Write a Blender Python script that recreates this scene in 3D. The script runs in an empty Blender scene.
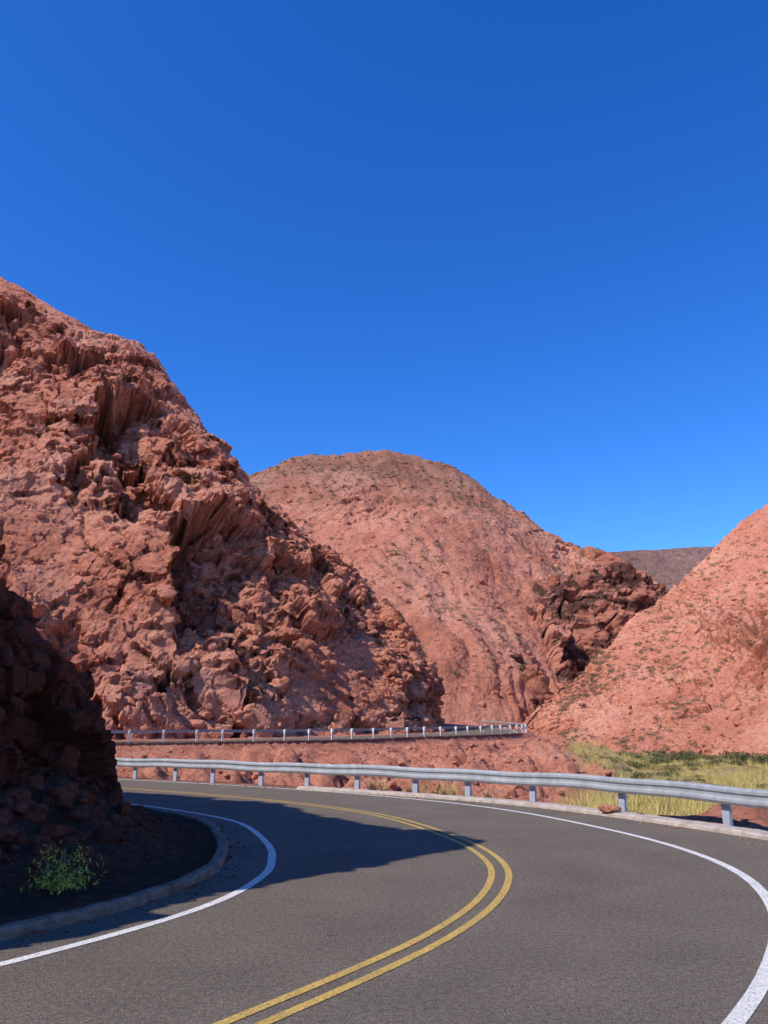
import bpy, math, random
import numpy as np
from mathutils import Vector
random.seed(7); rng=np.random.default_rng(11)
S=bpy.context.scene
COL=S.collection

# ------------------------------------------------------------ numpy noise
_perm=rng.permutation(256); _perm=np.concatenate([_perm,_perm,_perm])
_g=rng.normal(size=(256,3)); _g/=np.linalg.norm(_g,axis=1)[:,None]
_rv=rng.random((256,3)); _rc=rng.random(256)
def _h(i,j,k): return _perm[_perm[_perm[i&255]+(j&255)]+(k&255)]
def perlin(p):
    pi=np.floor(p).astype(np.int64); f=p-pi; u=f*f*f*(f*(f*6-15)+10)
    out=np.zeros(p.shape[:-1])
    for a in (0,1):
        for b in (0,1):
            for c in (0,1):
                g=_g[_h(pi[...,0]+a,pi[...,1]+b,pi[...,2]+c)]
                d=f-np.array([a,b,c])
                w=(u[...,0] if a else 1-u[...,0])*(u[...,1] if b else 1-u[...,1])*(u[...,2] if c else 1-u[...,2])
                out+=w*(g*d).sum(-1)
    return out*1.6
def fbm(p,o=4,gain=.5):
    s=0;a=1
    for i in range(o):
        s=s+a*perlin(p*(2.03**i)+i*17.3); a*=gain
    return s
def ridged(p,o=4):
    s=0;a=1
    for i in range(o):
        s=s+a*(1-2*np.abs(perlin(p*(2.1**i)+i*9.1+31))); a*=.5
    return s*.5-.4
def worley(p):
    pi=np.floor(p).astype(np.int64)
    f1=np.full(p.shape[:-1],9.); f2=f1.copy(); c=np.zeros_like(f1); fc=np.zeros_like(f1)
    for a in (-1,0,1):
        for b in (-1,0,1):
            for d in (-1,0,1):
                h=_h(pi[...,0]+a,pi[...,1]+b,pi[...,2]+d)
                q=pi+np.array([a,b,d])+_rv[h]-p
                r=np.sqrt((q*q).sum(-1))
                m=r<f1
                f2=np.where(m,f1,np.minimum(f2,r)); c=np.where(m,_rc[h],c); fc=np.where(m,(q*_g[h]).sum(-1),fc); f1=np.where(m,r,f1)
    return f1,f2,c,fc
def blocky(p,tilt=.9,crack=.3,offs=.8):
    """angular fractured blocks: every cell is a tilted facet, with cracks between"""
    w=p+.16*np.stack([perlin(p*1.3+5),perlin(p*1.3+25),perlin(p*1.3+45)],-1)
    f1,f2,c,fc=worley(w)
    return (c-.5)*offs+tilt*fc-crack*sm(.13,.0,f2-f1)
def sm(a,b,x):
    t=np.clip((x-a)/(b-a),0,1); return t*t*(3-2*t)

# ------------------------------------------------------------ helpers
def cr(P,n):
    P=np.array(P,float); P=np.concatenate([[2*P[0]-P[1]],P,[2*P[-1]-P[-2]]])
    m=len(P)-3; t=np.linspace(0,m-1e-6,n); i=t.astype(int); f=(t-i).reshape(-1,*([1]*(P.ndim-1)))
    a,b,c,d=P[i],P[i+1],P[i+2],P[i+3]
    return .5*((2*b)+(c-a)*f+(2*a-5*b+4*c-d)*f**2+(3*b-a-3*c+d)*f**3)
def resample(P,step):
    L=np.concatenate([[0],np.cumsum(np.linalg.norm(np.diff(P[:,:2],axis=0),axis=1))])
    s=np.arange(0,L[-1],step)
    return np.stack([np.interp(s,L,P[:,k]) for k in range(P.shape[1])],1)
def mk(name,verts,faces,mat,smooth=False,parent=None,kind=None,label=None,cat=None,group=None):
    me=bpy.data.meshes.new(name)
    me.from_pydata(verts if isinstance(verts,list) else verts.tolist(),[],faces if isinstance(faces,list) else faces.tolist())
    if mat:
        for m in (mat if isinstance(mat,list) else [mat]): me.materials.append(m)
    if smooth: me.polygons.foreach_set("use_smooth",[True]*len(me.polygons))
    me.update()
    o=bpy.data.objects.new(name,me); COL.objects.link(o)
    if parent: o.parent=parent
    if kind: o["kind"]=kind
    if label: o["label"]=label
    if cat: o["category"]=cat
    if group: o["group"]=group
    return o
def gridfaces(nu,nv,flip=False):
    i=np.arange(nu*nv).reshape(nu,nv)
    a,b,c,d=i[:-1,:-1].ravel(),i[1:,:-1].ravel(),i[1:,1:].ravel(),i[:-1,1:].ravel()
    return np.stack([a,d,c,b] if flip else [a,b,c,d],1)
def normals(P):
    n=np.cross(np.gradient(P,axis=0),np.gradient(P,axis=1))
    return n/(np.linalg.norm(n,axis=-1,keepdims=True)+1e-9)

# ------------------------------------------------------------ material kit
class M:
    def __init__(s,name):
        s.m=bpy.data.materials.new(name); s.m.use_nodes=True; s.t=s.m.node_tree; s.n=s.t.nodes
        s.b=s.n["Principled BSDF"]; s.b.inputs["Specular IOR Level"].default_value=.2
        s.co=s.n.new("ShaderNodeTexCoord").outputs["Object"]
    def L(s,a,b): s.t.links.new(a,b)
    def noise(s,sc,det=5,rough=.6,vec=None,dist=0):
        n=s.n.new("ShaderNodeTexNoise"); n.inputs["Scale"].default_value=sc; n.inputs["Detail"].default_value=det
        n.inputs["Roughness"].default_value=rough; n.inputs["Distortion"].default_value=dist
        s.L(vec or s.co,n.inputs["Vector"]); return n.outputs["Fac"]
    def vor(s,sc,feat='F1',out="Distance",vec=None):
        n=s.n.new("ShaderNodeTexVoronoi"); n.feature=feat; n.inputs["Scale"].default_value=sc
        s.L(vec or s.co,n.inputs["Vector"]); return n.outputs[out]
    def mapv(s,sc=(1,1,1),rot=(0,0,0)):
        n=s.n.new("ShaderNodeMapping"); n.inputs["Scale"].default_value=sc; n.inputs["Rotation"].default_value=rot
        s.L(s.co,n.inputs["Vector"]); return n.outputs[0]
    def ramp(s,f,stops):
        n=s.n.new("ShaderNodeValToRGB"); e=n.color_ramp.elements
        while len(e)<len(stops): e.new(.5)
        for k,(p,c) in enumerate(stops):
            e[k].position=p; e[k].color=(*c,1) if not isinstance(c,(int,float)) else (c,c,c,1)
        s.L(f,n.inputs[0]); return n.outputs[0]
    def mix(s,f,a,b,mode='MIX'):
        n=s.n.new("ShaderNodeMix"); n.data_type='RGBA'; n.blend_type=mode
        for v,k in ((f,0),(a,6),(b,7)):
            if isinstance(v,(int,float)): n.inputs[k].default_value=v
            elif isinstance(v,tuple): n.inputs[k].default_value=(*v,1)
            else: s.L(v,n.inputs[k])
        return n.outputs[2]
    def math(s,op,a,b=0.):
        n=s.n.new("ShaderNodeMath"); n.operation=op
        for v,k in ((a,0),(b,1)):
            if isinstance(v,(int,float)): n.inputs[k].default_value=v
            else: s.L(v,n.inputs[k])
        return n.outputs[0]
    def bump(s,h,dist,strength=1.,prev=None):
        n=s.n.new("ShaderNodeBump"); n.inputs["Distance"].default_value=dist; n.inputs["Strength"].default_value=strength
        s.L(h,n.inputs["Height"])
        if prev: s.L(prev,n.inputs["Normal"])
        s.L(n.outputs[0],s.b.inputs["Normal"]); return n.outputs[0]
    def col(s,c):
        if isinstance(c,tuple): s.b.inputs["Base Color"].default_value=(*c,1)
        else: s.L(c,s.b.inputs["Base Color"])
    def attr(s,name):
        n=s.n.new("ShaderNodeAttribute"); n.attribute_name=name; return n.outputs["Fac"]
    def rough(s,v): s.b.inputs["Roughness"].default_value=v

def rock_mat(name,unit,dark,midc,light,crease_shade=.5,bumpd=.5,darkrock=None,dr_lo=.6,dr_hi=.68,point=True,crown=None):
    m=M(name); m.rough(.95); m.b.inputs["Specular IOR Level"].default_value=.05
    st=m.mapv((1,1,1.6),(.3,-.35,0))
    big=m.noise(.13/unit,6,.65)
    c=m.ramp(big,[(.34,dark),(.5,midc),(.66,light)])
    sm_=m.noise(1.6/unit,7,.75,vec=st)
    c=m.mix(.8,c,m.ramp(sm_,[(.30,.5),(.48,1.08),(.72,1.3)]),'MULTIPLY')
    fine=m.noise(9/unit,5,.8)
    c=m.mix(.85,c,m.ramp(fine,[(.32,.42),(.48,1.05),(.7,1.35)]),'MULTIPLY')
    if darkrock:
        dm=m.ramp(m.noise(.35/unit,7,.7,vec=st),[(dr_lo,0.),(dr_hi,1.)])
        c=m.mix(m.math('MULTIPLY',dm,.8),c,darkrock)
    if crown:
        sx=m.n.new("ShaderNodeSeparateXYZ"); m.L(m.co,sx.inputs[0])
        zz=m.math('ADD',sx.outputs[2],m.math('MULTIPLY',m.noise(.06,5,.7),40.))
        f=m.ramp(m.math('DIVIDE',zz,140.),[(crown[0],0.),(crown[1],1.)])
        c=m.mix(m.math('MULTIPLY',f,.9),c,m.mix(1.,c,(.54,.64,.66),'MULTIPLY'))
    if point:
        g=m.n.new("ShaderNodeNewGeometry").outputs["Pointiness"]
        c=m.mix(crease_shade,c,m.ramp(g,[(.38,.15),(.475,1.),(.54,1.12)]),'MULTIPLY')  # crease shade put into the colour: hollows darkened, raised edges lightened
    m.col(c)
    h=m.math('ADD',m.math('MULTIPLY',m.vor(2.2/unit,'F1',vec=st),.5),m.math('MULTIPLY',m.noise(2.5/unit,8,.76,vec=st),2.0))
    b=m.bump(h,bumpd*unit*.35,1.)
    m.bump(m.noise(14/unit,5,.8),bumpd*unit*.10,1.,prev=b)
    return m.m

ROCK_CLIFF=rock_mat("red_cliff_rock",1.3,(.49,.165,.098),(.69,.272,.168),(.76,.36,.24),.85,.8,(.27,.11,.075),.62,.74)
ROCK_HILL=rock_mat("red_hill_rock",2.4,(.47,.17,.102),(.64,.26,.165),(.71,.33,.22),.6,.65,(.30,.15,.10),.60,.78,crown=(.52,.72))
ROCK_SCREE=rock_mat("red_scree",1.2,(.50,.18,.11),(.64,.262,.166),(.70,.33,.22),.5,.6,(.34,.16,.105),.62,.76)
ROCK_CRAG=rock_mat("dark_crag_rock",3.,(.35,.125,.08),(.60,.235,.15),(.67,.29,.195),.9,.8,(.06,.038,.034),.48,.54)
ROCK_NEAR=rock_mat("shade_toned_red_rock",1.1,(.09,.028,.017),(.21,.066,.039),(.34,.115,.072),.8,.8)  # base colour lowered so the wall's shade reads deeper
ROCK_FAR=rock_mat("distant_brown_hill_ground",30,(.22,.12,.095),(.28,.16,.13),(.33,.20,.165),.2,.3)

def asphalt():
    m=M("asphalt"); m.rough(.92); m.b.inputs["Specular IOR Level"].default_value=.1
    c=m.ramp(m.noise(75,4,.85),[(.32,(.044,.035,.026)),(.5,(.150,.120,.091)),(.70,(.44,.36,.28))])
    c=m.mix(.7,c,m.ramp(m.noise(.7,5,.6),[(.3,.80),(.6,1.10)]),'MULTIPLY')
    c=m.mix(.9,c,m.ramp(m.noise(20,6,.85),[(.32,.4),(.68,1.55)]),'MULTIPLY')
    c=m.mix(m.math('MULTIPLY',m.attr("track"),.30),c,(.075,.062,.05))
    c=m.mix(m.math('MULTIPLY',m.ramp(m.noise(1.9,6,.75),[(.56,0.),(.72,1.)]),.35),c,(.21,.155,.115))
    m.col(c); m.bump(m.noise(85,3,.8),.010,1.); return m.m
def paint(name,colr,wear):
    m=M(name); m.rough(.7)
    f=m.ramp(m.noise(45,6,.8),[(wear-.05,1.),(wear+.07,0.)])
    c=m.mix(m.math('MULTIPLY',f,.8),colr,(.13,.115,.10))
    c=m.mix(.5,c,m.ramp(m.noise(3,5),[(.3,.65),(.7,1.1)]),'MULTIPLY')
    m.col(c); m.bump(m.noise(85,3,.8),.006,.8); return m.m
ASPH=asphalt(); WHITE=paint("white_road_paint",(.80,.76,.69),.43); YEL=paint("yellow_road_paint",(.66,.42,.09),.46)
def conc(name,a,b,c_):
    m=M(name); m.rough(.9)
    c=m.ramp(m.noise(5,6,.7),[(.3,a),(.6,b),(.8,c_)])
    c=m.mix(.6,c,m.ramp(m.noise(60,4,.7),[(.3,.5),(.7,1.2)]),'MULTIPLY')
    m.col(c); m.bump(m.noise(25,6,.7),.02); return m.m
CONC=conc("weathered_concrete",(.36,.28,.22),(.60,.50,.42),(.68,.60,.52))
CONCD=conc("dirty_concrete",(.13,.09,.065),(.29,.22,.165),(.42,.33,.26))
def galv():
    m=M("galvanised_steel"); m.b.inputs["Metallic"].default_value=.15; m.rough(.55)
    c=m.ramp(m.noise(3,6,.7),[(.3,(.26,.27,.285)),(.6,(.38,.395,.41)),(.8,(.49,.50,.52))])
    c=m.mix(.35,c,m.ramp(m.noise(45,4,.7),[(.3,.6),(.7,1.15)]),'MULTIPLY')
    m.col(c); return m.m
GALV=galv()
def simple(name,a,b,r=.6):
    m=M(name); m.rough(r); m.col(m.ramp(m.noise(8,6,.7),[(.3,a),(.7,b)])); return m.m
POST=simple("post_steel",(.25,.28,.33),(.42,.46,.52)); PALE=simple("pale_post_steel",(.60,.58,.55),(.74,.72,.68))
DULL=simple("dull_rail_steel",(.27,.26,.25),(.40,.38,.37)); BANK_SHADE=simple("bank_shade_brown",(.08,.042,.032),(.18,.09,.065),.9)
def leafm(name,a,b):
    m=M(name); m.rough(.8)
    m.col(m.ramp(m.noise(1.3,5,.7),[(.35,a),(.65,b)])); return m.m
LEAF=leafm("olive_leaves",(.07,.075,.028),(.17,.16,.065)); LEAFG=leafm("green_leaves",(.30,.30,.03),(.58,.52,.09))
GRASS=leafm("dry_grass",(.40,.32,.085),(.68,.53,.20)); SCRUB=leafm("grey_green_scrub",(.12,.10,.055),(.22,.18,.10))
def ground():
    m=M("red_dirt_and_field"); m.rough(.95); m.b.inputs["Specular IOR Level"].default_value=.05
    red=m.ramp(m.noise(.6,6,.65),[(.3,(.42,.145,.085)),(.5,(.60,.24,.15)),(.75,(.68,.31,.20))])
    red=m.mix(.85,red,m.ramp(m.noise(4,7,.8),[(.34,.35),(.5,1.),(.7,1.35)]),'MULTIPLY')
    gr=m.ramp(m.noise(.35,6,.7),[(.32,(.24,.18,.07)),(.5,(.46,.34,.14)),(.68,(.56,.34,.20))])
    gr=m.mix(.7,gr,m.ramp(m.noise(3,6,.75),[(.32,.4),(.68,1.3)]),'MULTIPLY')
    c=m.mix(m.attr("field"),red,gr)
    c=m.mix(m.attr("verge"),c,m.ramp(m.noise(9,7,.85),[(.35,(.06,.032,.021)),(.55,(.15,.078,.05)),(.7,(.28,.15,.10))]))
    m.col(c)
    b=m.bump(m.noise(2.5,8,.7),.3,1.); m.bump(m.noise(18,6,.85),.06,1.,prev=b); return m.m
GROUND=ground()

# ------------------------------------------------------------ road line   x,y,z,right asphalt offset,lane width
RC=[(-40,-44,0,4.5,2.6),(-28,-28,0,4.8,2.6),(-20,-18,0,5,2.6),(-13,-10,0,5,2.55),(-7.6,-3.5,0,5.3,2.5),(-4.3,.7,0,5.6,2.5),(-2.4,3.3,0,5.8,2.5),(-.85,5.49,0,5.9,2.42),(.49,7.69,0,5.9,2.58),(1.26,9.8,0,5.8,2.84),
(1.50,11.9,0,5.6,3.04),(1.12,14.5,0,5.1,3.1),(-.1,18.1,0,4.5,3.1),(-2.2,21.1,0,3.9,3.1),(-5.3,24.2,0,3.6,3.1),(-9,27.2,0,3.6,3.1),(-13.5,30.5,0,3.7,3.1),(-19.5,35,.2,3.8,3.1),
(-25,39.5,.5,3.85,3.1),(-28,44,.8,3.85,3.1),(-27,48.8,1.,3.85,3.1),(-23,51.9,1.1,3.85,3.1),(-18.2,53.5,1.12,3.85,3.1),(-8,59.4,1.2,3.85,3.1),(-1.7,65.9,1.35,3.85,3.1),
(4.1,72.6,1.5,3.85,3.1),(8.6,79.6,1.65,3.85,3.1),(10.2,84.8,1.78,3.85,3.1),(10.4,91.2,2.0,3.85,3.1),(8.3,100.2,2.4,3.85,3.1),(4.1,107.8,2.9,3.85,3.1),(-4,116,3.5,3.85,3.1),(-15,122,4.3,3.85,3.1),(-32,128,5.2,3.85,3.1)]
R=resample(cr(RC,1600),.4)
T=np.gradient(R[:,:2],axis=0); T/=np.linalg.norm(T,axis=1)[:,None]
NR=np.stack([T[:,1],-T[:,0]],1)      # right-hand normal
KO=.66
def off(o,dz=0.):
    o=np.broadcast_to(o,(len(R),))
    return np.column_stack([R[:,:2]+NR*o[:,None],R[:,2]+dz])
def nearR(x,y):
    return int(np.argmin((R[:,0]-x)**2+(R[:,1]-y)**2))

# ------------------------------------------------------------ terrain height
MX,MY=8.1,17.3
def H(x,y,full=False):
    x=np.asarray(x,float).ravel(); y=np.asarray(y,float).ravel()
    D=np.empty(len(x)); I=np.empty(len(x),int)
    Rs=R[::2]
    for a in range(0,len(x),20000):
        d=(x[a:a+20000,None]-Rs[None,:,0])**2+(y[a:a+20000,None]-Rs[None,:,1])**2
        i=d.argmin(1); I[a:a+20000]=i*2; D[a:a+20000]=np.sqrt(d[np.arange(len(i)),i])
    zr=R[I,2]; ro=R[I,3]; lk=R[I,4]+KO
    right=(NR[I,0]*(x-R[I,0])+NR[I,1]*(y-R[I,1]))>0
    p=np.stack([x,y,np.zeros_like(x)],-1)
    floor=-1.7-.9*np.exp(-((x+5)**2/260+(y-40)**2/40))+.012*np.clip(y-60,0,200)+.25*fbm(p/9,3)
    bank=sm(18,8,x-.1*y)*sm(30,38,y)
    mound=2.4*np.exp(-(((x-10.5)/4.5)**2+((y-54)/6)**2))+1.4*np.exp(-(((x-5)/5)**2+((y-46)/3)**2))
    nz=.18*fbm(p/2.2,4)+.12*fbm(p/.8,3)+.5*fbm(p/6,2)+bank*(1.0*ridged(p/6,4)+.42*fbm(p/1.6,4)+.45*blocky(p/1.6,1.1))
    edge=ro+1.0
    k=np.where(y>36,.26,.6)
    fall=np.clip((D-edge)*k,0,None)+np.where(y>40,.35*sm(.12,.3,D-edge),0)
    zright=np.maximum(zr-fall,floor+mound*sm(1,4,D-edge))-.03+nz*sm(.3,3,D-edge)+1.2*np.exp(-((x-MX)**2+(y-MY)**2)/1.6)*(1+.5*fbm(p/.6,4))*sm(.5,1.4,D-ro)
    zleft=np.where(D>lk,zr+.04+.06*fbm(p/.9,4)*sm(3.6,4.3,D)+sm(6,25,D)*.4+(.75*sm(4.1,6.5,D)*(1+.45*fbm(p/.6,4))+.1*blocky(p/.5)*sm(4.0,5,D))*(y<30),zr-.03)
    z=np.where(right,zright,zleft)
    if full:
        field=right*sm(-1.,3.,x-.222*y+2.4*fbm(p/5,3))*sm(.2,1.8,D-edge-1.3+1.4*fbm(p/2.5,3))*sm(2.5,6,(x-MX)**2+(y-MY)**2)
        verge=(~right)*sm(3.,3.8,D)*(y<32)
        return z,field,verge
    return z
def axis(lo,f0,f1,hi,step,g):
    a=list(np.arange(f0,f1,step)); s=step
    while a[-1]<hi: s*=g; a.append(a[-1]+s)
    b=[f0]; s=step
    while b[-1]>lo: s*=g; b.append(b[-1]-s)
    return np.array(b[1:][::-1]+a)
gx=axis(-2500,-22,26,2500,.21,1.06); gy=axis(-400,4,72,4000,.22,1.05)
X,Y=np.meshgrid(gx,gy,indexing='ij')
z,fl,vg=H(X,Y,True)
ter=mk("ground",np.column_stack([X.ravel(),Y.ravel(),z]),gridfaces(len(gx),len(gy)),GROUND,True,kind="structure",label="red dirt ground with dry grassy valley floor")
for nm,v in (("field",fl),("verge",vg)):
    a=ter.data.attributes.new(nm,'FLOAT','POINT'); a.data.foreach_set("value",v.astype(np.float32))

# ------------------------------------------------------------ road and markings
na=15
fr=np.linspace(0,1,na)
LO=-(R[:,4]+KO); P=np.zeros((len(R),na,3)); tr=np.zeros((len(R),na))
for j,f in enumerate(fr):
    o=LO+(R[:,3]-LO)*f
    P[:,j]=off(o,0.)
    tr[:,j]=np.exp(-((np.abs(o)-.8)/.35)**2)*.6+np.exp(-((np.abs(o)-2.2)/.35)**2)*.6
road=mk("road",P.reshape(-1,3),gridfaces(len(R),na,True),ASPH,True,kind="structure",label="two-lane grey asphalt road winding through red hills")
a=road.data.attributes.new("track",'FLOAT','POINT'); a.data.foreach_set("value",tr.ravel().astype(np.float32))
def stripe(name,o,w,mat,lab):
    a=off(o-w/2,.005); b=off(o+w/2,.005)
    P=np.stack([a,b],1)
    return mk(name,P.reshape(-1,3),gridfaces(len(R),2,True),mat,parent=road,label=lab)
stripe("centre_line",-.105,.085,YEL,"worn yellow painted line")
stripe("centre_line",.105,.085,YEL,"worn yellow painted line")
stripe("edge_line",-R[:,4],.11,WHITE,"white painted edge line")
stripe("edge_line",R[:,4],.12,WHITE,"white painted edge line")
def kerb(i0,i1,oa,ob,h,name,lab,mat,rg=.02,base=-.05,kind="structure",cat=None):
    secs=[]
    prof=[(0,base),(0,h-.025),(.12,h),(.5,h+.004),(.88,h),(1,h-.02),(1,base)]
    for (f,zz) in prof:
        q=off(oa+(ob-oa)*f,zz)[i0:i1]
        secs.append(q)
    P=np.stack(secs,1)
    t=np.linspace(0,1,len(P)); tt=np.linspace(0,1,len(P)*5)
    P=np.stack([np.stack([np.interp(tt,t,P[:,j,k]) for k in range(3)],-1) for j in range(P.shape[1])],1)
    nn=fbm(P/.3,4)[...,None]; n2=fbm(P/.12+9,3)[...,None]
    P=P+nn*np.array([rg,rg,rg*.7])+n2*np.array([rg,-rg,rg])*.5
    return mk(name,P.reshape(-1,3),gridfaces(P.shape[0],P.shape[1],True),mat,False,kind=kind,label=lab,cat=cat)
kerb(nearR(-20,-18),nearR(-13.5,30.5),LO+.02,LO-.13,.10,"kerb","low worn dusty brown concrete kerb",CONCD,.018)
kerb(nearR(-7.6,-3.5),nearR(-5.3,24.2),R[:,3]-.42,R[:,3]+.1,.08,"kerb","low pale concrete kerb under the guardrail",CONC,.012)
kerb(nearR(-25,50),nearR(8,80),R[:,3]+.98,R[:,3]+1.16,-.02,"bank_shade_wall","low red brown stone retaining wall under the far road",BANK_SHADE,.05,-.9,None,"wall")  # added strip, coloured as the dark shaded side of the embankment

# ------------------------------------------------------------ guardrails
def sweep_beam(path,side,zc,mat,name,parent,k=1.):
    prof=[(-.155,.0),(-.150,.018),(-.105,.05),(-.065,.05),(-.025,.012),(.025,.012),(.065,.05),(.105,.05),(.150,.018),(.155,.0)]
    t=np.gradient(path[:,:2],axis=0); t/=np.linalg.norm(t,axis=1)[:,None]
    nl=np.stack([-t[:,1],t[:,0]],1)*side
    P=np.stack([np.column_stack([path[:,:2]+nl*d,path[:,2]+zc+h*k]) for h,d in prof],1)
    o=mk(name,P.reshape(-1,3),gridfaces(P.shape[0],P.shape[1]),mat,False,parent=parent)
    so=o.modifiers.new("thick","SOLIDIFY"); so.thickness=.006
    return o
def boxes(bs):
    V=[];F=[]
    for (x0,x1,y0,y1,z0,z1) in bs:
        k=len(V); V+=[(x,y,z) for z in (z0,z1) for (x,y) in ((x0,y0),(x1,y0),(x1,y1),(x0,y1))]
        F+=[(k,k+3,k+2,k+1),(k+4,k+5,k+6,k+7)]+[(k+i,k+(i+1)%4,k+4+(i+1)%4,k+4+i) for i in range(4)]
    return V,F
def postmesh(w,mat):
    pv,pf=boxes([(-w,w,-.004,.004,-.9,.72),(-w,-w+.008,-.065,-.0045,-.9,.72),(w-.008,w,-.065,-.0045,-.9,.72),
             (-w*.72,w*.72,.0045,.115,.45,.70),(-.02,.02,.116,.135,.585,.615),(-.04,.04,-.085,-.066,.50,.66)])
    m=bpy.data.meshes.new("post"); m.from_pydata(pv,[],pf); m.materials.append(mat); return m
pm=postmesh(.09,POST); pm2=postmesh(.058,PALE)
def guardrail(i0,i1,posts,lab,mesh,bm_=GALV,zc=.60,k=1.):
    base=bpy.data.objects.new("guardrail",None); COL.objects.link(base)
    base["label"]=lab; base["category"]="guardrail"; base["group"]="roadside guardrails"
    path=off(R[:,3]+.28)[i0:i1]
    L=resample(path,.5)
    L[:,2]+=.012*np.sin(np.arange(len(L))*.9)+.01*np.sin(np.arange(len(L))*.37)
    sweep_beam(L,1,zc,bm_,"beam",base,k)
    t=np.gradient(path[:,:2],axis=0)
    if posts is None:
        P2=resample(path,2.0)
        posts=[(p[0],p[1]) for p in P2]
    for (x,y) in posts:
        i=int(np.argmin((path[:,0]-x)**2+(path[:,1]-y)**2))
        o=bpy.data.objects.new("post",mesh); COL.objects.link(o); o.parent=base
        n=np.array([-t[i,1],t[i,0]]); n/=np.linalg.norm(n)
        q=path[i,:2]-n*.115
        o.location=(q[0],q[1],path[i,2]); o.rotation_euler=(random.uniform(-.015,.015),random.uniform(-.02,.02),math.atan2(t[i,1],t[i,0])+random.uniform(-.04,.04))
    return base
NP=[(-2.6,-6),(0.5,-3.5),(3,-.5),(5,2.3),(6.4,5),(7.2,7.8),(7.4,10.5),(7.1,13.2),(6.33,15.8),(5.08,18.7),(3.58,21),(2.07,22.7),(.5,24),(-1.15,25.5),(-2.8,26.8),(-4.5,28.2),(-6.3,29.5),(-8.1,30.8),(-10,32.2),(-12,33.8),(-14,35.4),(-16,37)]
guardrail(nearR(-4.3,.7)-8,nearR(-19.5,35),NP,"galvanised steel guardrail on concrete kerb of the bend",pm,GALV,.585)
guardrail(nearR(-23,51.9),nearR(8,101),None,"thin dull steel guardrail with pale posts below the red cliff",pm2,DULL,.63,.5)

# ------------------------------------------------------------ hills
def sheet(name,foot,crest,nu,nv,disp,mat,lab,back=.35,backlen=25,drop=.5,ph=1.0,pz=1.0,sink=2.5,smooth=False,net=None,disp2=None):
    nb=int(nv*back); v=np.concatenate([np.linspace(0,1,nv),1+np.linspace(0,1,nb+1)[1:]])
    if net is not None:
        N=np.array(net,float); rows=[cr(N[:,k],nu) for k in range(N.shape[1])]
        F=rows[0].copy(); F[:,2]-=sink; rows[0]=F; C=rows[-1]
        front=cr(np.stack(rows,0),nv).transpose(1,0,2)
    else:
        F=cr(foot,nu); C=cr(crest,nu)
    P=np.zeros((nu,len(v),3))
    hd=C[:,:2]-F[:,:2]; hl=np.linalg.norm(hd,axis=1)[:,None]+1e-6; hu=hd/hl
    for j,t in enumerate(v):
        if t<=1:
            if net is not None: P[:,j]=front[:,j]; continue
            a=t**ph; b=t**pz
            P[:,j,:2]=F[:,:2]+hd*a
            P[:,j,2]=(F[:,2]-sink)+(C[:,2]-F[:,2]+sink)*b
        else:
            s=t-1
            P[:,j,:2]=C[:,:2]+hu*backlen*s
            P[:,j,2]=C[:,2]-(C[:,2]-F[:,2]+sink)*drop*s*s
    n=normals(P); out=np.concatenate([-hu,np.full((nu,1),1.)],1)
    flip=(n*out[:,None,:]).sum()<0
    if flip: n=-n
    n0=n
    d=disp(P,v[None,:]*np.ones((nu,1)),np.linspace(0,1,nu)[:,None]*np.ones((1,len(v))))
    if isinstance(d,tuple): P=P+n*d[0][...,None]+d[1]
    else: P=P+n*d[...,None]
    if disp2:                                   # second pass along the new normals: breaks up steep walls
        n=normals(P)*(-1 if flip else 1)
        steep=sm(.8,.35,(n*n0).sum(-1))
        P=P+n*disp2(P,v[None,:]*np.ones((nu,1)),steep)[...,None]
    o=mk(name,P.reshape(-1,3),gridfaces(nu,len(v),flip),mat,smooth,kind="structure",label=lab)
    return o,P,n
def aniso(P,a=.2,b=-.4,sz=1.25):
    ca,sa=math.cos(a),math.sin(a); cb,sb=math.cos(b),math.sin(b)
    x=P[...,0]*cb+P[...,2]*sb; z=-P[...,0]*sb+P[...,2]*cb
    y=P[...,1]*ca+z*sa; z=-P[...,1]*sa+z*ca
    return np.stack([x,y,z*sz],-1)

# one-sided hollows: steep broken edge on the sun side, recess ramping out again down-slope
# x of edge, height, half height, lip, depth, ramp length
HOL=[(-33.0,36.5,5.0,3.0,8.2,11),(-53.0,43.5,5.3,3.2,8.8,12),(-47,29.0,4.6,3.0,7.4,10.5),(-19.8,16.8,5.0,3.0,7.8,10.5),(-37.5,13.7,3.8,2.3,5.4,7.5),(-6.2,14.8,2.4,1.6,3.4,4.8),(-27,25.8,2.6,1.8,4.3,6.2),
     (-28,7.5,2.4,1.8,3.8,5),(-13.5,9.0,2.1,1.5,3.2,4.3),(-57.5,33,3.6,2.4,5.8,8.3),(-40.3,46.8,3.0,2.0,4.5,6.6),(-15,24.9,1.9,1.3,3.,4.4),(-42.8,20.5,2.7,1.7,4.1,5.6),(-31.8,27,2.0,1.3,2.9,4.4),(-9.3,19.4,1.6,1.1,2.5,3.5),(-22.8,32,1.8,1.2,2.8,4.2),(-52.5,53.5,2.6,1.7,4,6.3),(1.3,6.5,2.2,1.1,2.5,3.2)]
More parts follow.
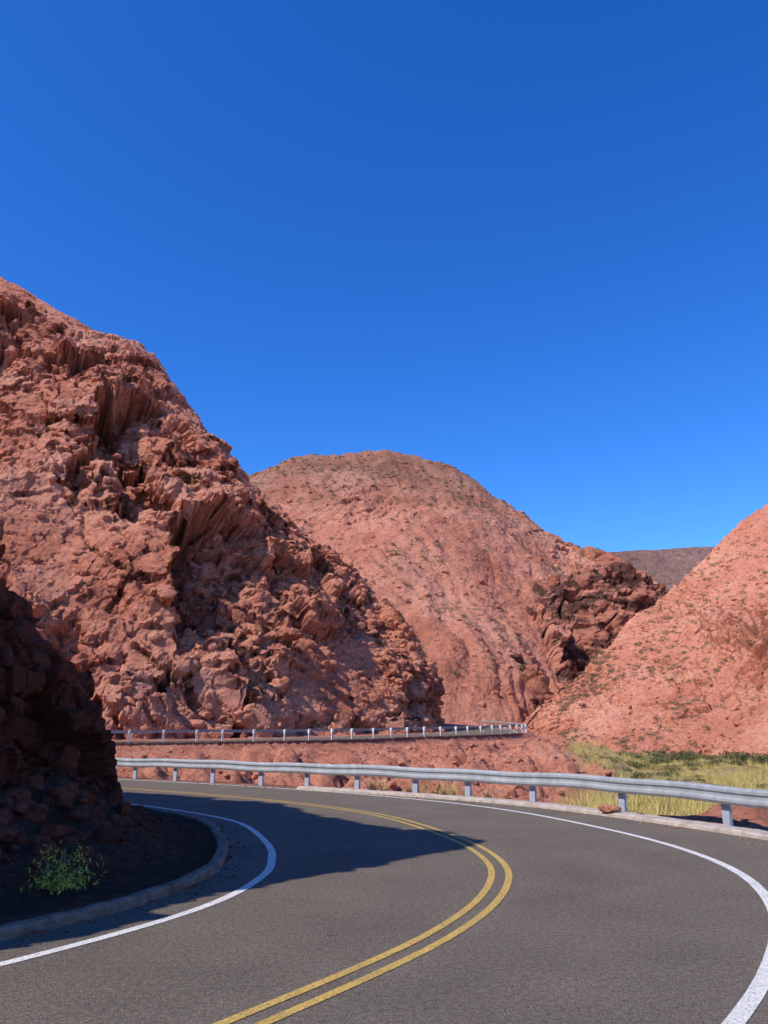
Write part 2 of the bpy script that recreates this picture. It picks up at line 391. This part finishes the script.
def hollows(P):
    f1,f2,c,fc=worley(P/2.8); g1=(c-.5)
    w1=fbm(P/4.2,4,.55); w2=fbm(P/4.2+40,4,.55)
    wx=P[...,0]+1.5*w1+1.7*g1; wz=P[...,2]+1.4*w2+1.7*fc
    d=0; m=0; sw=0
    for x,z,hz,A,Dp,Lr in HOL:
        t=wx-x+.32*(wz-z); e=(wz-z)/hz
        env=sm(1.05,.82,e)*sm(-1.9,-.7,e)
        rec=Dp*sm(-.05,.75,t)*np.clip(1-t/Lr,0,1)**1.3*env
        d=np.minimum(d,-rec)
        lip=A*sm(-Lr*.8,-.4,t)*sm(.35,-.15,t)*sm(1.5,.5,np.abs(e))
        roof=A*.9*sm(2.0,1.05,e)*sm(.8,.98,e)*sm(-2,0,t)*sm(Lr*.7,Lr*.3,t)
        sw=np.maximum(sw,np.maximum(lip,roof)); m=np.maximum(m,sm(1.3,.7,np.abs(t-Lr*.3)/Lr)*sm(2.0,1.,np.abs(e)))
    return d,sw,m
def d_cliff(P,v,u):
    q=aniso(P)
    foot=sm(0,.05,v)
    crag=sm(.02,.45,fbm(P/15,4)+.7*sm(.17,.02,v))
    dd,sw,hm=hollows(P)
    crag=np.maximum(crag,hm*.45)
    big=blocky(q/11,1.0,.12,.65)                    # broad planes
    crk=-1.3*crag*sm(.045,.0,np.abs(perlin(q/9+3)))
    bed=(P[...,2]*.8+P[...,0]*.55+2.4*fbm(P/9+60,4))/3.8; fb=bed-np.floor(bed)
    led=(fb*sm(1.,.86,fb)-.45)*1.05*sm(-.15,.35,fbm(P/10+90,3))
    d=1.7*ridged(q/36,2)+.9*fbm(P/16,2)+2.6*big*(.35+.65*crag)+crag*(1.35*blocky(q/4.4,1.)+.35*blocky(q/1.7))+(1-crag)*(.12*fbm(q/1.0,4)+.14*blocky(q/1.1))+.12*fbm(q/2.,4)+dd+crk+led*(.4+.6*crag)+.3
    f_=(.3+.7*foot)*(1-.45*sm(.85,1.,v))
    return d*f_,(sw*f_)[...,None]*np.array([.45,-.7,.12])
def d2_cliff(P,v,st):
    q=aniso(P,.1,-.2,1.2)
    return ((.12+.88*st)*(.62*blocky(q/2.4,1.1)+.3*blocky(q/1.1,1.1)))*sm(0,.04,v)*(1-.4*sm(.9,1,v))
cl_foot=[(-110,66,0),(-80,62,0),(-60,60,0.5),(-40,58.5,1),(-24,60.5,1.),(-13,63.5,1.2),(-6,68.5,1.4),(0,75.8,1.7),(4.0,81.4,2),(5.6,87,2.2),(5.5,94,2.4),(2.5,102,2.8),(-5,109,3.4)]
cl_crest=[(-130,125,82),(-100,118,80),(-75,112,76),(-58.5,108,68.3),(-46.2,106,60.5),(-33.2,104,52),(-20.3,100,37),(-10,96,25.4),(-4,94,19.8),(2.0,89,14.2),(3.6,94,12),(-.5,99,13),(-10,104,20)]
cliff,PC,NC=sheet("cliff_hill",cl_foot,cl_crest,940,430,d_cliff,ROCK_CLIFF,"craggy red sandstone cliff rising above the road",back=.12,backlen=25,ph=1.2,pz=.82,disp2=d2_cliff)

def d_mid(P,v,u):
    q=aniso(P,.3,.5,1.3)
    g=np.stack([P[...,0]/11+.7*fbm(P/30,2),P[...,1]/70,P[...,2]/60],-1)
    gul=ridged(g,3)
    crag=sm(.15,.6,fbm(P/35,3))
    sh=np.exp(-((P[...,0]-58)/16)**2)*sm(.6,.95,v)
    return 4*fbm(P/50,2)*sm(0,.3,v)*(1-.6*sm(.8,1,v))+1.8*ridged(q/38,2)-1.5*gul+np.maximum(crag,sh)*(1.3*blocky(q/6)+.5*blocky(q/2.8))+.35*fbm(q/4,5)+.1*blocky(q/1.6)
mid,PM,NM=sheet("middle_hill",[(-130,170,2),(-90,150,2),(-60,140,2),(-30,132,2),(-5,128,2),(12,127,2),(26,136,2),(40,152,1),(55,165,0),(75,185,0),(95,205,0)],
 [(-150,262,60),(-110,262,70),(-75,262,80),(-43,260,87),(-29,260,93.2),(-12,260,94.3),(13,260,92.6),(37.8,250,75),(55.4,245,61),(72,236,51),(84,228,40)],560,300,d_mid,ROCK_HILL,"rounded red rocky hill with grey brown crown",back=.15,backlen=60,ph=1.,pz=.88)

def d_crag(P,v,u):
    q=aniso(P,.2,-.5,1.1)
    cl=sm(-.4,.4,P[...,0]-31.0+.18*P[...,2]+.8*fbm(P/3,3))*sm(8,3,P[...,0]-31.0+.18*P[...,2])*sm(32,22,P[...,2])
    sw=np.exp(-((P[...,0]-28+.18*P[...,2])/2.6)**2)*sm(32,20,P[...,2])
    tt=(P[...,0]+.4*P[...,2]+4*fbm(P/9+60,3))/11; fr_=tt-np.floor(tt)
    return 2.2*ridged(q/24,2)+2.2*blocky(q/10,1.3,.1,.35)+1.2*blocky(q/5,1.3,.12,.35)+.6*blocky(q/2.4,1.2,.15,.4)+.5*ridged(q/5,3)+.2*fbm(q/1.6,3)-6*cl+2*sw-3.*sm(.05,0,np.abs(perlin(q/9)))+(fr_*sm(1,.93,fr_)-.45)*5.5-.3
crag,PG,NG=sheet("rock_outcrop",[(23,138,2),(26,139,1.5),(31,144,1),(42,158,0),(52,168,0),(62,175,0),(70,181,0),(78,190,0)],
 [(24.2,149,6.3),(28.2,168,18),(33.3,181,29.2),(44.0,188,37.3),(55.3,193.5,41),(65.7,196,39.8),(70.4,198,35.3),(72,200,26)],420,210,d_crag,ROCK_CRAG,"fractured red crag with near black faces and clefts",back=.3,backlen=30,ph=1.,pz=.8)

def d_scree(P,v,u):
    q=aniso(P,.2,-.4,1.3)
    e=np.exp(-(((P[...,0]-55.5)/4.2)**2+((P[...,2]-13.5)/7)**2))
    cr_=np.clip(sm(.12,.5,fbm(P/16,3)+.05)+e*1.2,0,1.2)
    g=np.stack([P[...,0]/22+.4*fbm(P/20,2),P[...,1]/7,P[...,2]/30],-1)
    return 1.5*fbm(P/28,3)*sm(0,.3,v)-.7*ridged(g,3)+cr_*(.7*blocky(q/3.4)+.25*blocky(q/1.5))+.25*fbm(q/1.6,5)+.1*blocky(q/1.)+e*(2+3.2*blocky(q/3.5)+1.3*blocky(q/1.6)-3*sm(.08,0,np.abs(perlin(q/4))))
rt,PR,NRt=sheet("scree_hill",[(18.4,120,1.4),(19.2,115,.8),(21.5,110,.2),(27.5,106,-.6),(35.0,102,-1),(43.5,94,-1.4),(54,76,-1.6),(68,54,-1.6),(92,30,-1)],
 [(19.9,125.5,3.2),(25.0,131,7.0),(33.3,138,12.2),(42.9,146,18.8),(53.8,152,26.3),(64.4,152,36.2),(77,150,46.5),(96,145,60),(120,120,80)],600,300,d_scree,ROCK_SCREE,"pinkish red scree slope dotted with scrub",back=.3,backlen=40,pz=.95)

def d_far(P,v,u): return 3*fbm(P/140,3)+1.5*ridged(P/50,3)
far,PF,NF=sheet("distant_hill",[(40,480,0),(130,470,0),(220,460,0),(330,450,0),(480,440,0)],[(60,610,127),(150,605,134.5),(210,600,138.5),(290,600,140),(430,590,127)],240,80,d_far,ROCK_FAR,"distant bare purple brown mountain",back=.3,backlen=200,sink=10,smooth=True)

def d_near(P,v,u):
    q=aniso(P,.12,.2,.8)
    bed=(P[...,2]+.25*P[...,1]+.35*fbm(P/2.5,3))/.7; fb=bed-np.floor(bed)
    led=(fb*sm(1,.85,fb)-.45)*.3
    return (.4*blocky(q/2.6,1.5,.2,.7)+.30*blocky(q/1.2,1.4)+led)*(.4+.6*sm(0,.3,v))*(1-.55*sm(.75,1,v))-.15
def d2_near(P,v,st):
    q=aniso(P,.12,.2,.8)
    return .10*blocky(q/.5,1.2)+.03*fbm(q/.25,3)
net=[[(-16,-7,0),(-16.5,-6.8,1),(-17,-6.5,1.8),(-18,-6,2.4)],
[(-12.5,-3,0),(-12.8,-2.7,1),(-13.2,-2.4,2),(-14,-1.5,3.4)],
[(-9.5,1,0),(-9.7,1.1,1.5),(-9.9,1.3,3.0),(-10.6,1.8,4.8)],
[(-7.2,3.6,0),(-7.3,3.7,2.5),(-7.5,3.8,4.5),(-8.1,4.2,6.0)],
[(-6.3,6.2,0),(-6.5,6.2,3),(-6.6,6.2,6),(-7.1,6.3,8.4)],
[(-5.9,8.2,0),(-6.1,8.2,3.5),(-6.2,8.2,7),(-6.5,8.0,10.2)],
[(-5.9,10.5,0),(-6.2,10.5,3.3),(-6.8,10.5,6.3),(-8.2,10.3,10.1)],
[(-5.6,13,0),(-6.3,13,2.7),(-8.0,13,4.9),(-10.4,12.3,11.2)],
[(-4.85,15.4,0),(-5.7,15.4,2.8),(-7.4,15.2,4.6),(-12,14.4,11.6)],
[(-6.3,18.3,0),(-7.0,18.3,2.6),(-9.1,17.8,4.4),(-13.5,16.5,11)],
[(-9.5,20.8,0),(-10.0,20.8,2.5),(-12,20.6,4.3),(-16,19.5,10)],
[(-12.7,23.4,0),(-13.3,23.6,2.6),(-15,23.8,4.5),(-19.5,24,8.6)],
[(-17.8,27.5,0),(-18.4,27.8,2.5),(-20,28.5,4.5),(-24,30,8)],
[(-25,32.5,0),(-25.4,33,2.5),(-27,34,4.5),(-31,37,7)]]
near,PN,NN=sheet("roadside_rock_wall",None,None,560,250,d_near,ROCK_NEAR,"angular brown red rock wall beside the road, shade toned into its colour",back=.3,backlen=16,drop=.35,sink=.6,net=net,disp2=d2_near)

# ------------------------------------------------------------ scatter (stuff)
def scatter(name,TV,TF,pos,scale,mat,lab,smooth=False):
    n=len(pos); ang=rng.random(n)*6.283; ca,sa=np.cos(ang),np.sin(ang)
    TV=np.array(TV); V=np.repeat(TV[None],n,0)
    x=V[...,0]*ca[:,None]-V[...,1]*sa[:,None]; y=V[...,0]*sa[:,None]+V[...,1]*ca[:,None]
    V=np.stack([x,y,V[...,2]],-1)*np.asarray(scale)[:,None,None]*(1+.125*rng.normal(size=(n,1,3)))+pos[:,None,:]
    F=(np.array(TF)[None]+(np.arange(n)*len(TV))[:,None,None]).reshape(-1,len(TF[0]))
    return mk(name,V.reshape(-1,3),F,mat,smooth,kind="stuff",label=lab)
def clump(n,leaf,zs=.7,seed=1,pw=.4):
    r=np.random.default_rng(seed); V=[];F=[]
    for i in range(n):
        d=r.normal(size=3); d/=np.linalg.norm(d); d*=r.random()**pw*(1+.25*math.sin(5*d[0]+seed)*math.cos(4*d[1]))
        c=np.array([d[0],d[1],abs(d[2])*zs+.08])
        a=r.normal(size=3); a/=np.linalg.norm(a); b=np.cross(a,r.normal(size=3)); b/=np.linalg.norm(b)
        l=leaf*(.6+.8*r.random()); k=len(V)
        V+=[c-a*l,c+b*l*.45,c+a*l]; F.append((k,k+1,k+2))
    return V,F
def icorock(seed):
    import bmesh
    bm=bmesh.new(); bmesh.ops.create_icosphere(bm,subdivisions=2,radius=1)
    V=np.array([v.co[:] for v in bm.verts]); F=[[v.index for v in f.verts] for f in bm.faces]; bm.free()
    r=np.random.default_rng(seed)
    for k in range(9):
        n=r.normal(size=3); n/=np.linalg.norm(n); lim=.55+.25*r.random()
        s=V@n; V=V-np.clip(s-lim,0,None)[:,None]*n
    V[:,2]*=.75
    return V.tolist(),F
def pick(P,n,cond=None):
    Q=P.reshape(-1,3); i=rng.integers(0,len(Q),n); Q=Q[i]
    if cond is not None: Q=Q[cond(Q)]
    return Q
cv,cf=clump(34,.32,.8,3)
def pn(Q,s): return perlin(Q/s)
for nm,PP,cnt,lo_,hi_,thr,lab in (("scrub",PC[:,20:430],1000,.2,.5,.15,"sparse grey green scrub on the cliff"),("scrub",PM[:,10:330],3000,.45,.9,-.05,"sparse scrub dotted over the rounded hill"),
      ("scrub",PR[120:,6:330],2800,.2,.62,-.3,"grey green scrub dotted over the scree slope"),("scrub",PG[:,60:220],60,.5,1.,0,"scrub on the dark crag")):
    Q=pick(PP,cnt,lambda Q:pn(Q,13)>thr)
    scatter(nm,cv,cf,Q,lo_+(hi_-lo_)*rng.random(len(Q))**2,SCRUB,lab)
rv,rf=icorock(1); rv2,rf2=icorock(2)
Q=pick(PR[:,4:330],3500); scatter("rubble",rv,rf,Q,.1+.5*rng.random(len(Q))**4,ROCK_SCREE,"loose red stones on the scree slope")
Q=pick(PM[:,4:330],2500); scatter("rubble",rv2,rf2,Q,.25+.9*rng.random(len(Q))**4,ROCK_HILL,"loose boulders on the rounded hill")
Q=pick(PC[:,4:400],5000); scatter("rubble",rv2,rf2,Q,.1+.6*rng.random(len(Q))**4,ROCK_CLIFF,"loose red stones lying on the cliff ledges")
n=11000; x=rng.uniform(-24,20,n); y=rng.uniform(26,82,n)
zz,f_,v_=H(x,y,True)
sidx=np.array([np.argmin((R[:,0]-a)**2+(R[:,1]-b)**2) for a,b in zip(x,y)])
dm=np.hypot(R[sidx,0]-x,R[sidx,1]-y)
rgt=((x-R[sidx,0])*NR[sidx,0]+(y-R[sidx,1])*NR[sidx,1])>0
ok=(dm>5.4)&rgt&(f_<.5)
pos=np.column_stack([x,y,zz-.03])[ok]
scatter("rubble",rv,rf,pos[::2],.04+.36*rng.random(len(pos[::2]))**5,ROCK_SCREE,"loose red rubble on the gully bank")
scatter("rubble",rv2,rf2,pos[1::2],.04+.36*rng.random(len(pos[1::2]))**5,ROCK_CLIFF,"broken red stones on the gully bank")
n=500; i=rng.integers(nearR(-2.4,3.3),nearR(-9,27.2),n); o_=R[i,3]-.45-np.abs(rng.normal(size=n))*.35
px=R[i,0]+NR[i,0]*o_; py=R[i,1]+NR[i,1]*o_
scatter("gravel",rv,rf,np.column_stack([px,py,np.full(n,.005)]),.008+.03*rng.random(n)**3,ROCK_SCREE,"red gravel washed onto the road edge")
n=160; x=MX+rng.normal(size=n)*.8; y=MY+rng.normal(size=n)*.8; k_=((x-MX)**2+(y-MY)**2<3.)&(x+y>MX+MY-1.1)
x,y=x[k_],y[k_]
scatter("rubble",rv,rf,np.column_stack([x,y,H(x,y)-.05]),.03+.14*rng.random(len(x))**3,ROCK_SCREE,"heap of red rock behind the guardrail")
n=1600; i=rng.integers(nearR(-2.4,3.3),nearR(-9,27.2),n); o_=-(R[i,4]+.95+2.6*rng.random(n)**.6)
px=R[i,0]+NR[i,0]*o_; py=R[i,1]+NR[i,1]*o_
scatter("rubble",rv,rf,np.column_stack([px,py,H(px,py)]),.012+.22*rng.random(n)**4*sm(-3.8,-5.6,o_-0)+.045*rng.random(n)**3,ROCK_NEAR,"fallen stones at the foot of the rock wall")
n=300; i=rng.integers(nearR(-4.3,.7),nearR(-5.3,24.2),n); o_=-(R[i,4]+.58-np.abs(rng.normal(size=n))*.17)
px=R[i,0]+NR[i,0]*o_; py=R[i,1]+NR[i,1]*o_
scatter("gravel",rv2,rf2,np.column_stack([px,py,np.full(n,.005)]),.005+.018*rng.random(n)**3,ROCK_NEAR,"fine gravel in the gutter by the kerb")
# grass
gv=[];gf=[]
r=np.random.default_rng(5)
for k in range(14):
    a=r.random()*6.28; b=np.array([math.cos(a),math.sin(a),0])*r.random()*.35; t=np.array([r.normal()*.35,r.normal()*.35,.6+.6*r.random()])
    w=np.array([-math.sin(a),math.cos(a),0])*.025; i0=len(gv); gv+=[b-w,b+w,b+t]; gf.append((i0,i0+1,i0+2))
n=32000; y=19+92*rng.random(n)**1.8; x=rng.uniform(0,.62,n)*y+2
zz,f_,v_=H(x,y,True)
ok=(f_>.4)&(fbm(np.column_stack([x,y,x*0])/4.5,3)>-.05-.4*sm(55,25,y))
pp=np.column_stack([x,y,zz])[ok]
scatter("grass",gv,gf,pp,(.17+.42*rng.random(len(pp))**1.7)*(1+.8*sm(55,25,pp[:,1])),GRASS,"dry golden yellow grass on the valley floor")
L=[(.9,24.8),(2.2,23.9),(1.6,24.2),(3.0,23.0),(-.2,25.8),(6.9,17.8),(5.9,19.7),(4.6,21.6),(3.4,23.6),(5.1,21.0)]
pp=np.array([(a+random.uniform(-.3,.3),b+random.uniform(-.2,.2)) for a,b in L for _ in range(7)])
scatter("grass",gv,gf,np.column_stack([pp,H(pp[:,0],pp[:,1])]),.2+.35*rng.random(len(pp)),GRASS,"yellow grass tufts along the road edge")

# shrubs : individuals
sv,sf=clump(420,.13,.75,9)
shm=bpy.data.meshes.new("shrub"); shm.from_pydata([tuple(v) for v in sv],[],sf); shm.materials.append(LEAF)
cand=[]
while len(cand)<50:
    yy=random.uniform(50,95); xx=yy*random.uniform(.25,.52)
    if H([xx],[yy],True)[1][0]>.4: cand.append((xx,yy,.85))
footl=cr([(26.5,103.5,0),(34.0,99.5,0),(42.5,91.5,0),(52,76,0)],200)
for k in range(46):
    p=footl[random.randrange(0,185)]; cand.append((p[0]-random.uniform(-.5,6),p[1]-random.uniform(0,12),1.35))
for xx,yy,s0 in cand:
    o=bpy.data.objects.new("shrub",shm); COL.objects.link(o)
    s=random.uniform(.3,1.)*s0; o.scale=(s*random.uniform(1.1,1.8),s*random.uniform(1.1,1.8),s); o.rotation_euler=(0,0,random.random()*6)
    o.location=(xx,yy,float(H([xx],[yy])[0])-.05)
    o["label"]="olive green shrub growing in the dry grass" if s0<1 else "dark olive bush at the foot of the red slope"; o["category"]="bush"; o["group"]="shrubs on the valley floor"
bv,bf=clump(700,.06,.9,4,.75); bv=[tuple(v) for v in bv]
plant=bpy.data.objects.new("bush",None); COL.objects.link(plant); plant.location=(-3.45,9.3,.05)
plant["label"]="sparse yellow green bush on the shaded dirt verge"; plant["category"]="bush"
mk("foliage",[(v[0]*.42,v[1]*.36,v[2]*.52) for v in bv],bf,LEAFG,parent=plant)
V=[];F=[]
for k in range(26):
    a=k*.9; l=.6+.45*random.random(); t=Vector((math.cos(a)*.38*l,math.sin(a)*.3*l,.46*l)); w=Vector((-math.sin(a),math.cos(a),0))*.006; i0=len(V)
    V+=[tuple(-w),tuple(w),tuple(t+w*.4),tuple(t-w*.4)]; F.append((i0,i0+1,i0+2,i0+3))
mk("stem",V,F,SCRUB,parent=plant)
bo=mk("boulder",[tuple(np.array(v)*np.array([.26,.19,.15])) for v in rv],rf,ROCK_SCREE,label="small red boulder lying on the concrete road edge",cat="rock")
bo.location=(4.75,17.9,.14)

# ------------------------------------------------------------ light, sky, camera
el=math.radians(45); az=math.atan2(-.81,-.586)
to=Vector((math.sin(az)*math.cos(el),math.cos(az)*math.cos(el),math.sin(el)))
sl=bpy.data.lights.new("sun","SUN"); sl.energy=5; sl.angle=math.radians(.5); sl.color=(1,.94,.84)
so=bpy.data.objects.new("sun",sl); COL.objects.link(so); so.rotation_euler=to.to_track_quat('Z','Y').to_euler(); so.location=(-30,-30,60)
w=bpy.data.worlds.new("World"); S.world=w; w.use_nodes=True; nt=w.node_tree
sk=nt.nodes.new("ShaderNodeTexSky"); sk.sky_type='NISHITA'; sk.sun_disc=False; sk.sun_elevation=el; sk.sun_rotation=az
sk.altitude=2500; sk.air_density=1.; sk.dust_density=0.; sk.ozone_density=4.
sp=nt.nodes.new("ShaderNodeSeparateColor"); cb=nt.nodes.new("ShaderNodeCombineColor")
nt.links.new(sk.outputs[0],sp.inputs[0])
for k,(ex,mu) in enumerate(((1.75,.36),(1.2,.87),(.95,1.85))):
    a=nt.nodes.new("ShaderNodeMath"); a.operation='POWER'; a.inputs[1].default_value=ex
    b=nt.nodes.new("ShaderNodeMath"); b.operation='MULTIPLY'; b.inputs[1].default_value=mu
    nt.links.new(sp.outputs[k],a.inputs[0]); nt.links.new(a.outputs[0],b.inputs[0]); nt.links.new(b.outputs[0],cb.inputs[k])
bg=nt.nodes["Background"]; bg.inputs["Strength"].default_value=.15
nt.links.new(cb.outputs[0],bg.inputs["Color"])
cam=bpy.data.cameras.new("camera"); co=bpy.data.objects.new("camera",cam); COL.objects.link(co)
cam.sensor_fit='VERTICAL'; cam.sensor_height=36; cam.lens=36*800/1024; cam.clip_end=9000; cam.clip_start=.1
co.location=(0,0,1.7); co.rotation_euler=(math.radians(90+15.4),0,0)
S.camera=co
S.view_settings.view_transform='Standard'; S.view_settings.look='None'; S.view_settings.exposure=0
